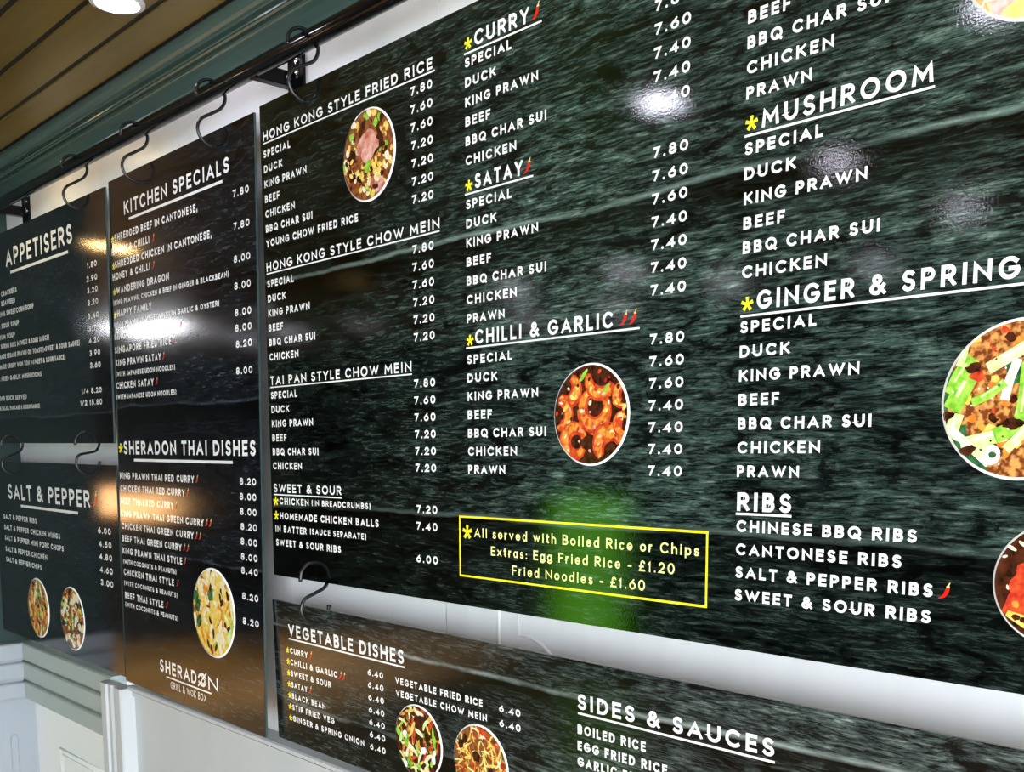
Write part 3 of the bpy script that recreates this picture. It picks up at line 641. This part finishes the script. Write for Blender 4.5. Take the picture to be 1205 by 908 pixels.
heading(main, 'CURRY', 705.5, 70.2, 24.3, 131, (679, 865, 75, 3))
star(main, 689.5, 61.5, 9.5); chilli(main, 842, 70, 25)
section(main, 681, 99, 31.9, ['SPECIAL', 'DUCK', 'KING PRAWN', 'BEEF', 'BBQ CHAR SUI', 'CHICKEN'], W2)
PR7 = ['7.80', '7.60', '7.60', '7.40', '7.40', '7.40', '7.40']
prices(main, [(p, 98.5 + 31.9 * i) for i, p in enumerate(PR7[:6])], 1154, 15.3, 62.8)
heading(main, 'SATAY', 704.5, 300.3, 24.3, 116.5, (678.5, 845.5, 304.5, 3))
star(main, 689, 292.5, 9.5); chilli(main, 823, 300, 24)
section(main, 681, 331.1, 32, ['SPECIAL', 'DUCK', 'KING PRAWN', 'BEEF', 'BBQ CHAR SUI', 'CHICKEN', 'PRAWN'], W2)
prices(main, [(p, 329.6 + 32 * i) for i, p in enumerate(PR7)], 1153, 15.3, 62.5)
heading(main, 'CHILLI & GARLIC', 702, 560.3, 24.3, 316, (678, 1069.5, 564, 3))
star(main, 688.5, 553, 9.5); chilli(main, 1030, 559, 22); chilli(main, 1048, 559, 22)
section(main, 681, 593.4, 31.9, ['SPECIAL', 'DUCK', 'KING PRAWN', 'BEEF', 'BBQ CHAR SUI', 'CHICKEN', 'PRAWN'], W2)
prices(main, [(p, 591.5 + 31.9 * i) for i, p in enumerate(PR7)], 1151.5, 15.3, 62)
picture(main, 'prawns', 973.5, 689.5, 79.5, 2)
section(main, 1246.5, 191.2, 31.7, ['BEEF', 'BBQ CHAR SUI', 'CHICKEN', 'PRAWN'], W2, 16)
picture(main, 'curry', 1611.5, 205, 86, 3)
heading(main, 'MUSHROOM', 1271.5, 326.9, 24.3, 228, (1245.5, 1501.5, 331, 3))
star(main, 1255.8, 317.5, 9.5)
section(main, 1246.5, 357, 31.8, ['SPECIAL', 'DUCK', 'KING PRAWN', 'BEEF', 'BBQ CHAR SUI', 'CHICKEN'], W2, 16)
heading(main, 'GINGER & SPRING', 1270.5, 559.2, 24.8, 336, (1245.5, 1640, 564.5, 3))
star(main, 1255.6, 550.5, 9.5)
section(main, 1245.5, 588.6, 32.3, ['SPECIAL', 'DUCK', 'KING PRAWN', 'BEEF', 'BBQ CHAR SUI', 'CHICKEN', 'PRAWN'], W2, 16)
picture(main, 'ginger', 1616, 691.5, 89.5, 4)
heading(main, 'RIBS', 1247, 829, 25.5, 84.5, (1245.2, 1332.5, 831.5, 3.2), 0.22)
rows(main, [('CHINESE BBQ RIBS', 1247, 858, 16.2, 257), ('CANTONESE RIBS', 1247, 890.3, 16.2, 239), ('SALT & PEPPER RIBS', 1247, 922.2, 16.2, 279.5), ('SWEET & SOUR RIBS', 1246.7, 954.2, 16.2, 278.7)], weight=0.23)
chilli(main, 1533, 923, 20)
picture(main, 'ribs', 1665, 895, 69.5, 5)
mb = MB(); th = 3.6
for x0, x1, z, t_ in ((654.7, 1200, 860, th), (654.7, 1200, 970.5 - th, th)): bar(mb, x0, x1, z, t_, 0.0004)
for x0 in (654.7, 1200 - th): bar(mb, x0, x0 + th, 860, 110.5, 0.00042)
nf = mb.build('notice_frame', M['yellow'], main)
mb = MB(); write(mb, 'All served with Boiled Rice or Chips', 695.9, 897, 16.5, 488.5, 0.165); write(mb, 'Extras: Egg Fried Rice - £1.20', 740, 927, 16.5, 401.2, 0.165); write(mb, 'Fried Noodles - £1.60', 794, 956.6, 16.5, 292, 0.165)
mb.build('notice_text', M['pale_yellow'], nf)
star(main, 677, 889, 13)

# ---- kitchen specials board
kit = board('tall narrow menu board with kitchen specials and thai dishes, left of the largest board', (-2.4122, 0.0077, 0.6243), (-0.0105, 0.0072, -0.0113), 811.2, 1405, M['print_left'])
heading(kit, 'KITCHEN SPECIALS', 101.6, 104.2, 35, 594, (132, 662.3, 115.5, 6.5), 0.19)
rows(kit, [('SHREDDED BEEF IN CANTONESE,', 31, 164.5, 19, 502), ('HONEY & CHILLI', 8.5, 200, 19, 247), ('SHREDDED CHICKEN IN CANTONESE,', 28, 236, 19, 575), ('HONEY & CHILLI', 9, 267.7, 19, 246), ('WANDERING DRAGON', 31.2, 306.3, 19, 335), ('(KING PRAWNS, CHICKEN & BEEF IN GINGER & BLACKBEAN)', 9, 335, 13.5, 673),
           ('HAPPY FAMILY', 31.5, 368.5, 19, 225), ('(KING PRAWNS & VEGETABLES IN GARLIC & OYSTER)', 7.5, 396.5, 13.5, 625), ('SINGAPORE VERMICELLI', 7, 430, 19, 402), ('SINGAPORE FRIED RICE', 7, 467, 19, 361), ('KING PRAWN SATAY', 8, 502.5, 19, 297), ('(WITH JAPANESE UDON NOODLES)', 8, 531, 13.5, 378), ('CHICKEN SATAY', 8, 565.3, 19, 247), ('(WITH JAPANESE UDON NOODLES)', 7, 594, 13.5, 382)])
for z in (157, 229, 299.5, 361.5): star(kit, 18, z, 9.5)
for x, z in ((272, 200), (268, 267), (418, 429), (376, 466), (312, 502), (266, 565)): chilli(kit, x, z, 20)
prices(kit, [('7.80', 164), ('7.80', 236), ('8.00', 308.5), ('8.00', 368.5), ('8.00', 428), ('8.00', 463), ('8.20', 499.5), ('8.00', 560)], 784.5, 16.5, 74)
heading(kit, 'SHERADON THAI DISHES', 44, 747.5, 36.5, 748, (112, 680.7, 759.5, 7), 0.205)
star(kit, 23, 731, 14)
TH = [('KING PRAWN THAI RED CURRY', 466, 1), ('CHICKEN THAI RED CURRY', 411, 1), ('BEEF THAI RED CURRY', 343, 1), ('KING PRAWN THAI GREEN CURRY', 513, 2), ('CHICKEN THAI GREEN CURRY', 455, 2), ('BEEF THAI GREEN CURRY', 384, 2), ('KING PRAWN THAI STYLE', 385, 1)]
it = [(t, 10, 817 + 35.7 * i, 18.5, w_) for i, (t, w_, n) in enumerate(TH)]
it += [('(WITH COCONUTS & PEANUTS)', 12, 1060, 13.5, 346), ('CHICKEN THAI STYLE', 13.5, 1092.5, 18.5, 329), ('(WITH COCONUTS & PEANUTS)', 14.5, 1122, 13.5, 346), ('BEEF THAI STYLE', 16.5, 1159.5, 18.5, 256), ('(WITH COCONUTS & PEANUTS)', 17, 1184, 13.5, 344)]
rows(kit, it)
for i, (t, w_, n) in enumerate(TH):
    for j in range(n): chilli(kit, 18 + w_ + 20 * j, 816 + 35.7 * i, 20)
chilli(kit, 356, 1091, 20); chilli(kit, 286, 1158, 20)
prices(kit, [('8.20', 814.6), ('8.00', 850.2), ('8.00', 885.2), ('8.20', 920.7), ('8.00', 956), ('8.00', 992), ('8.40', 1025), ('8.20', 1086), ('8.20', 1146)], 790.5, 16.5, 76)
picture(kit, 'thai', 565, 1138, 113, 6)
mb = MB(); write(mb, 'SHERAD', 239, 1338, 35, 221, 0.19); write(mb, 'N', 526, 1338, 35, 52, 0.19)
for t0, t1 in ((20, 175), (200, 355)):           # the broken ring with a stroke through it that stands for the O
    strip(mb, [((492 + 21 * px_) / 1000, (-1320.5 + 14.5 * pz_) / 1000) for px_, pz_ in arc(0, 0, 1, 1, t0, t1, 12)], 0.0033, False, 0.0004, 0, -9, 9, False)
strip(mb, [(.468, -1.340), (.484, -1.328), (.500, -1.312), (.517, -1.299)], 0.0022, False, 0.00042, 0, -9, 9, False)
strip(mb, [(.482, -1.326), (.499, -1.330), (.508, -1.320), (.494, -1.313), (.486, -1.306), (.500, -1.302)], 0.002, False, 0.00044, 0, -9, 9, False)
lg = mb.build('shop_logo', M['ink'], kit)
q = MB(); bar(q, 278.5, 541.3, 1345.5, 4); q.build('underline', M['ink'], lg)
q = MB(); write(q, 'GRILL & WOK BOX', 303, 1375, 19, 209, 0.12); q.build('logo_strapline', M['ink'], lg)

# ---- appetisers board
OX = 230.0                    # the board's left part runs past the edge of the photograph
app = board('menu board headed appetisers, upper left', (-3.1434 - OX / 1200, -0.0, 0.6211 + OX / 1200 * 0.0104), (-0.0068, 0.0104, 0.0001), 870.7 + OX, 704, M['print_left'])
heading(app, 'APPETISERS', 37 + OX, 117, 57, 588, (76.4 + OX, 589 + OX, 133.5, 8.5), 0.19)
AP = [('PRAWN CRACKERS', 125.7, 207.5, 17), ('CRISPY SEAWEED', 105.8, 239, 17), ('CHICKEN & SWEETCORN SOUP', 277.8, 274, 17), ('HOT & SOUR SOUP', 133, 314, 17), ('TOM YUM SOUP', 89, 350.5, 17), ('CRISPY SPRING ROLL (+SWEET & SOUR SAUCE)', 401.6, 381.5, 16), ('HOMEMADE SESAME PRAWN ON TOAST (+SWEET & SOUR SAUCE)', 648.6, 415.3, 16),
      ('HOMEMADE CRISPY WON TON (+SWEET & SOUR SAUCE)', 530.7, 450, 16), ('WOK FRIED GARLIC MUSHROOMS', 321, 490.5, 16), ('PEKING DUCK SERVED', 172.6, 558, 16), ('(WITH SALAD, PANCAKE & HOISIN SAUCE)', 292.3, 590.5, 14)]
rows(app, [(t, -150 + OX, z, c_, xr + 150) for t, xr, z, c_ in AP])
prices(app, [('1.80', 203.7), ('2.90', 241), ('3.20', 274), ('3.20', 308.4), ('3.40', 346), ('3.70', 382), ('4.20', 415), ('3.90', 451.5), ('3.60', 486.5), ('1/4 8.20', 558.3), ('1/2 15.80', 592.5)], 799 + OX, 16.5, 76)

# ---- salt and pepper board
salt = board('menu board headed salt and pepper, with two round food pictures, lower left', (-3.3366, 0.0001, -0.0177), (0.0002, 0.0082, -0.0001), 1087.5, 619.6, M['print_left'])
heading(salt, 'SALT & PEPPER', 144, 131, 53, 741, (268.3, 786.2, 147, 8.5), 0.19)
chilli(salt, 905, 128, 50)
rows(salt, [('SALT & PEPPER RIBS', 79.5, 205, 18, 334.5), ('SALT & PEPPER CHICKEN WINGS', 79.5, 243.5, 18, 544), ('SALT & PEPPER MINI PORK CHOPS', 79.5, 281.6, 18, 568), ('SALT & PEPPER CHICKEN', 79.5, 322, 18, 415), ('SALT & PEPPER CHIPS', 79.5, 360.1, 18, 359)])
prices(salt, [('6.00', 204), ('4.50', 244.4), ('4.80', 282.3), ('4.60', 322), ('3.00', 360.7)], 1032, 19, 91)
picture(salt, 'salt_chips', 388, 494.5, 102.5, 7); picture(salt, 'salt_mix', 695.5, 494, 103, 8)

# ---- vegetable board
veg = board('menu board of vegetable dishes, sides and sauces, hanging below the largest board', (-1.734, 0.0055, -0.2781), (0.0191, 0.0024, -0.004), 2548, 328, M['print_veg'])
heading(veg, 'VEGETABLE DISHES', 66.5, 77.5, 28.5, 432, (67, 499.5, 81.5, 3.6), 0.2)
VD = [('CURRY', 74.5, 1), ('CHILLI & GARLIC', 190, 2), ('SWEET & SOUR', 164, 0), ('SATAY', 67, 1), ('BLACK BEAN', 138.7, 0), ('STIR FRIED VEG', 172, 0), ('GINGER & SPRING ONION', 282.5, 0)]
rows(veg, [(t, 69.3, 117.3 + 26.5 * i, 13.6, w_) for i, (t, w_, n) in enumerate(VD)])
for i, (t, w_, n) in enumerate(VD):
    star(veg, 60, 111 + 26.5 * i, 7)
    for j in range(n): chilli(veg, 74 + w_ + 13 * j, 119 + 26.5 * i, 19)
prices(veg, [('6.40', 119 + 26.4 * i) for i in range(7)], 427, 13.3, 52)
rows(veg, [('VEGETABLE FRIED RICE', 468.3, 121, 13.8, 262.6), ('VEGETABLE CHOW MEIN', 468.8, 146.7, 13.8, 273.3)])
prices(veg, [('6.40', 121.3), ('6.40', 148)], 830.3, 13.3, 53)
picture(veg, 'veg_stir', 538.5, 227, 75, 9); picture(veg, 'veg_noodle', 722, 231.5, 76, 10)
heading(veg, 'SIDES & SAUCES', 967, 80.4, 26, 370.5, (967.5, 1338.4, 85.5, 3.6), 0.21)
rows(veg, [('BOILED RICE', 966.5, 122.2, 16, 143.8), ('EGG FRIED RICE', 966.3, 150, 16, 186), ('GARLIC FRIED RICE', 966, 177, 16, 223)], weight=0.23)

# ------------------------------------------------------------------ hanging rail and hooks
RY, RZ, RR = 0.001, 0.693, 0.0155
def rail_z(x): return RZ - 0.0045 * (x + 1.75)
rail = thing('hanging_rail', 'black tubular rail on wall brackets, running above all the boards', 'rail', W(-1.71, YW, RZ))
rl = rail.location
def loc_(p): return tuple(W(*p) - rl)
b = MB(); b.tube([loc_((-3.34, RY, rail_z(-3.34))), loc_((-1.0, RY, rail_z(-1.0))), loc_((0.6, RY, rail_z(0.6)))], RR * S, 24); b.build('tube', M['black_metal'], rail, True)
for xb_ in (-1.715, -3.168):
    zc = rail_z(xb_)
    b = MB()
    p, q_ = Vector(loc_((xb_ - 0.028, YW - 0.007, 0.655))), Vector(loc_((xb_ + 0.024, YW, 0.745))); b.box(tuple(p), tuple(q_))
    p, q_ = Vector(loc_((xb_ - 0.028, RY - 0.004, zc - 0.016))), Vector(loc_((xb_ - 0.008, YW - 0.006, zc + 0.011))); b.box(tuple(p), tuple(q_))
    br = b.build('bracket', M['black_metal'], rail, False, 0.0012)
    for zz in (0.722, 0.697):
        s_ = MB(); cx_, cy_, cz_ = loc_((xb_ + 0.006, YW - 0.007, zz)); s_.tube([(cx_, cy_ + 0.001, cz_), (cx_, cy_ - 0.002, cz_), (cx_, cy_ - 0.0035, cz_)], [0.0095, 0.0095, 0.006], 16)
        s_.box((cx_ - 0.007, cy_ - 0.0039, cz_ - 0.001), (cx_ + 0.007, cy_ - 0.0033, cz_ + 0.001), 1)
        s_.build('screw', [M['chrome'], M['black_metal']], br)
def smooth_path(P, n=7):
    P = [Vector(p) for p in P]; out = []
    for i in range(len(P) - 1):
        p0, p1, p2, p3 = P[max(i - 1, 0)], P[i], P[i + 1], P[min(i + 2, len(P) - 1)]
        for k_ in range(n):
            t = k_ / n; out.append(0.5 * ((2 * p1) + (-p0 + p2) * t + (2 * p0 - 5 * p1 + 4 * p2 - p3) * t * t + (-p0 + 3 * p1 - 3 * p2 + p3) * t ** 3))
    return out + [P[-1]]
def s_hook(x, z_top, z_hole, label, top_end=None, wire=0.0033):
    """S-shaped wire in the plane across the rail: upper loop over what carries it, lower loop through the board's hole"""
    h = z_top - z_hole; r = 0.0295
    zt, zm, zb = z_top, (z_top + z_hole) / 2, z_hole
    P = [(-r, zt - 0.030), (-r * .88, zt - 0.014), (-r * .45, zt - 0.003), (0.001, zt), (r * .5, zt - 0.003), (r * .93, zt - 0.014), (r * 1.03, zt - 0.030), (r * .72, zt - 0.047), (0.001, zm),
         (-r * .72, zb + 0.047), (-r * 1.0, zb + 0.030), (-r * .85, zb + 0.013), (-r * .45, zb + 0.003), (0.0, zb - 0.001), (r * .5, zb + 0.004), (r * .86, zb + 0.015), (r * .98, zb + 0.030)]
    e = thing('s_hook', label, 'hook', W(x, 0, zm), None, 's hooks carrying the boards')
    mb = MB(); mb.tube([tuple(W(x, y_, z_) - e.location) for y_, z_ in smooth_path([(a, b_, 0) for a, b_ in P]) and [(v.x, v.y) for v in smooth_path([(a, b_, 0) for a, b_ in P])]], wire * S, 10)
    mb.build('wire', M['hook_metal'], e, True)
    for (y_, z_), nm in (((P[0][0], P[0][1]), 'tip'), ((P[-1][0], P[-1][1]), 'tip')):
        t_ = MB(); c_ = W(x, y_, z_) - e.location
        t_.tube([tuple(c_ + Vector((0, 0, 0.002))), tuple(c_ + Vector((0, 0, -0.002))), tuple(c_ + Vector((0, 0, -0.004)))], [0.0045, 0.0045, 0.0025], 10)
        t_.build('end_cap', M['hook_metal'], e, True)
s_hook(-2.5875, 0.717, 0.594, 'black s hook holding the right corner of the appetisers board on the rail')
s_hook(-2.2458, 0.716, 0.5937, 'black s hook at the left corner of the kitchen specials board')
s_hook(-1.895, 0.715, 0.593, 'black s hook at the right corner of the kitchen specials board')
s_hook(-1.5665, 0.715, 0.5975, 'black s hook in front of the rail bracket, holding the largest board')
s_hook(-3.162, 0.0575, -0.0545, 'black s hook at far left linking appetisers board to salt and pepper board')
s_hook(-2.598, 0.0575, -0.0475, 'black s hook at the right end of the gap above the salt and pepper board')
s_hook(-1.5735, -0.1935, -0.3055, 'black s hook linking the largest board to the vegetable board below')

# ------------------------------------------------------------------ lamps of the room and added ones
def downlight(x, y_, lens, label, r=0.045, group='ceiling spotlights in front of the boards'):
    e = thing('ceiling_spotlight', label, 'ceiling light', W(x, y_, CEIL), None, group)
    n = 24; mb = MB()
    prof_ = [(r * 1.0, 0.0), (r * 1.32, -0.001), (r * 1.32, -0.006), (r * 1.06, -0.009), (r * 1.0, -0.003)]
    for i in range(n):
        a, c_ = 2 * math.pi * i / n, 2 * math.pi * (i + 1) / n
        for j in range(len(prof_)):
            (r0, z0), (r1, z1) = prof_[j], prof_[(j + 1) % len(prof_)]
            mb.poly([(r0 * math.cos(a), r0 * math.sin(a), z0), (r0 * math.cos(c_), r0 * math.sin(c_), z0), (r1 * math.cos(c_), r1 * math.sin(c_), z1), (r1 * math.cos(a), r1 * math.sin(a), z1)])
    mb.build('bezel', M['fitting'], e)
    q = MB(); q.poly([(r * math.cos(2 * math.pi * i / n), r * math.sin(2 * math.pi * i / n), -0.004) for i in range(n)][::-1]); q.build('lens', lens, e)
downlight(-1.955, -0.150, M['lens'], 'glaring white spotlight in the plank ceiling at the top edge of the photo')
for x in (-2.86, -1.15, -0.35, 0.45):  # unseen spotlights added to brighten the boards and wall, out of their reflections
    downlight(x, -0.150, M['lens_fill_cream' if x < -2 else 'lens_fill'], 'added ceiling spotlight close to the wall, out of view, brightening the menu boards', group='added fill spotlights along the menu wall')
downlight(-1.606, -1.015, M['lens'], 'ceiling spotlight mirrored as the brightest white glow, beside the curry prices', 0.062)
downlight(-0.854, -1.052, M['lens'], 'ceiling spotlight mirrored at the top right food picture')
downlight(-1.571, -1.782, M['lens_soft'], 'ceiling spotlight mirrored as a soft glow above king prawn in the mushroom list', 0.055)
downlight(-1.562, -2.615, M['lens_soft'], 'ceiling spotlight mirrored as a faint round glow near the right edge', 0.06)
for x, y_ in ((-3.14, -2.70), (-3.923, -3.546), (-4.663, -3.556), (-3.876, -2.696), (-2.99, -3.28), (-2.278, -3.396), (-6.24, -2.81), (-6.39, -2.49)):
    downlight(x, y_, M['lens_faint'], 'far ceiling spotlight, one of the faint glows mirrored in the largest board', 0.07, group='far ceiling spotlights')
downlight(-4.13, -0.69, M['lens_warm'], 'warm ceiling spotlight mirrored across the appetisers and kitchen specials boards', 0.05)
downlight(-4.21, -1.94, M['lens_amber'], 'amber ceiling spotlight mirrored as a small glow under the chow mein heading', 0.04)
# batten light over the left part of the room
e = thing('batten_light', 'white strip light on the far ceiling, mirrored in the kitchen specials board', 'ceiling light', W(-6.15, -1.70, CEIL))
b = MB(); b.box((-0.38, -0.045, -0.03), (0.38, 0.045, 0.0)); b.build('housing', M['fitting'], e, False, 0.004)
b = MB(); b.extrude_x([(-0.035, -0.03), (-0.03, -0.055), (-0.015, -0.068), (0.015, -0.068), (0.03, -0.055), (0.035, -0.03)], -0.37, 0.37); b.build('diffuser', M['tube'], e)
# invented warm wall lamp at the far left end, gives the orange reflection
e = thing('added_wall_lamp', 'invented long warm wall lamp at the far end, added to mirror as an orange streak', 'lamp', W(XL, -2.25, -0.36))
b = MB(); b.box((0, -0.42, -0.14), (0.05, 0.42, 0.14)); b.build('back_plate', M['fitting'], e, False, 0.006)
b = MB(); b.extrude_y([(0.05, -0.12), (0.10, -0.10), (0.12, -0.05), (0.12, 0.05), (0.10, 0.10), (0.05, 0.12)], -0.39, 0.39); b.build('shade', M['lens_orange'], e)
# invented glowing cabinet at the far wall, supplies the green reflection
e = thing('green_glow_cabinet', 'invented green-lit cabinet by the far wall, added to mirror as a green glow', 'cabinet', W(-4.15, YF + 0.02, ZF))
hc, wc, dc = 1.45, 0.36, 0.5
b = MB(); b.box((-wc - 0.05, 0, 0.0), (wc + 0.05, 0.05, hc + 0.08)); b.box((-wc - 0.05, 0.05, 0), (-wc, dc, hc + 0.08)); b.box((wc, 0.05, 0), (wc + 0.05, dc, hc + 0.08)); b.box((-wc, 0.05, hc), (wc, dc, hc + 0.08)); b.box((-wc, 0.05, 0), (wc, dc, 0.22))
b.build('body', M['black_metal'], e)
b = MB(); b.box((-wc, dc - 0.03, 0.22), (wc, dc - 0.01, hc)); b.build('door', M['cabinet_glow'], e)
b = MB(); b.tube([(wc - 0.04, dc + 0.03, 0.6), (wc - 0.04, dc + 0.03, 1.1)], 0.012, 10); b.build('handle', M['chrome'], e, True)
# added spotlights and beams, brightening the far floor that the boards mirror
for x, y_, p_, c_ in ((-6.24, -2.15, 900, (1.0, 0.74, 0.42)), (-5.35, -2.05, 700, (1.0, 0.88, 0.85)), (-5.55, -2.95, 900, (0.95, 0.86, 1.0)), (-7.4, -2.2, 500, (1.0, 0.8, 0.4))):
    downlight(x, y_, M['lens_faint'], 'added far ceiling spotlight, brightening the floor mirrored in the boards', group='added floor spotlights')
    l = bpy.data.lights.new('floor_fill_beam', 'SPOT'); l.energy = p_; l.color = c_; l.spot_size = math.radians(52); l.spot_blend = 0.7; l.shadow_soft_size = 0.04
    o = bpy.data.objects.new('floor_fill_beam', l); C.objects.link(o); o.location = W(x, y_, CEIL) - Vector((0, 0, 0.02))
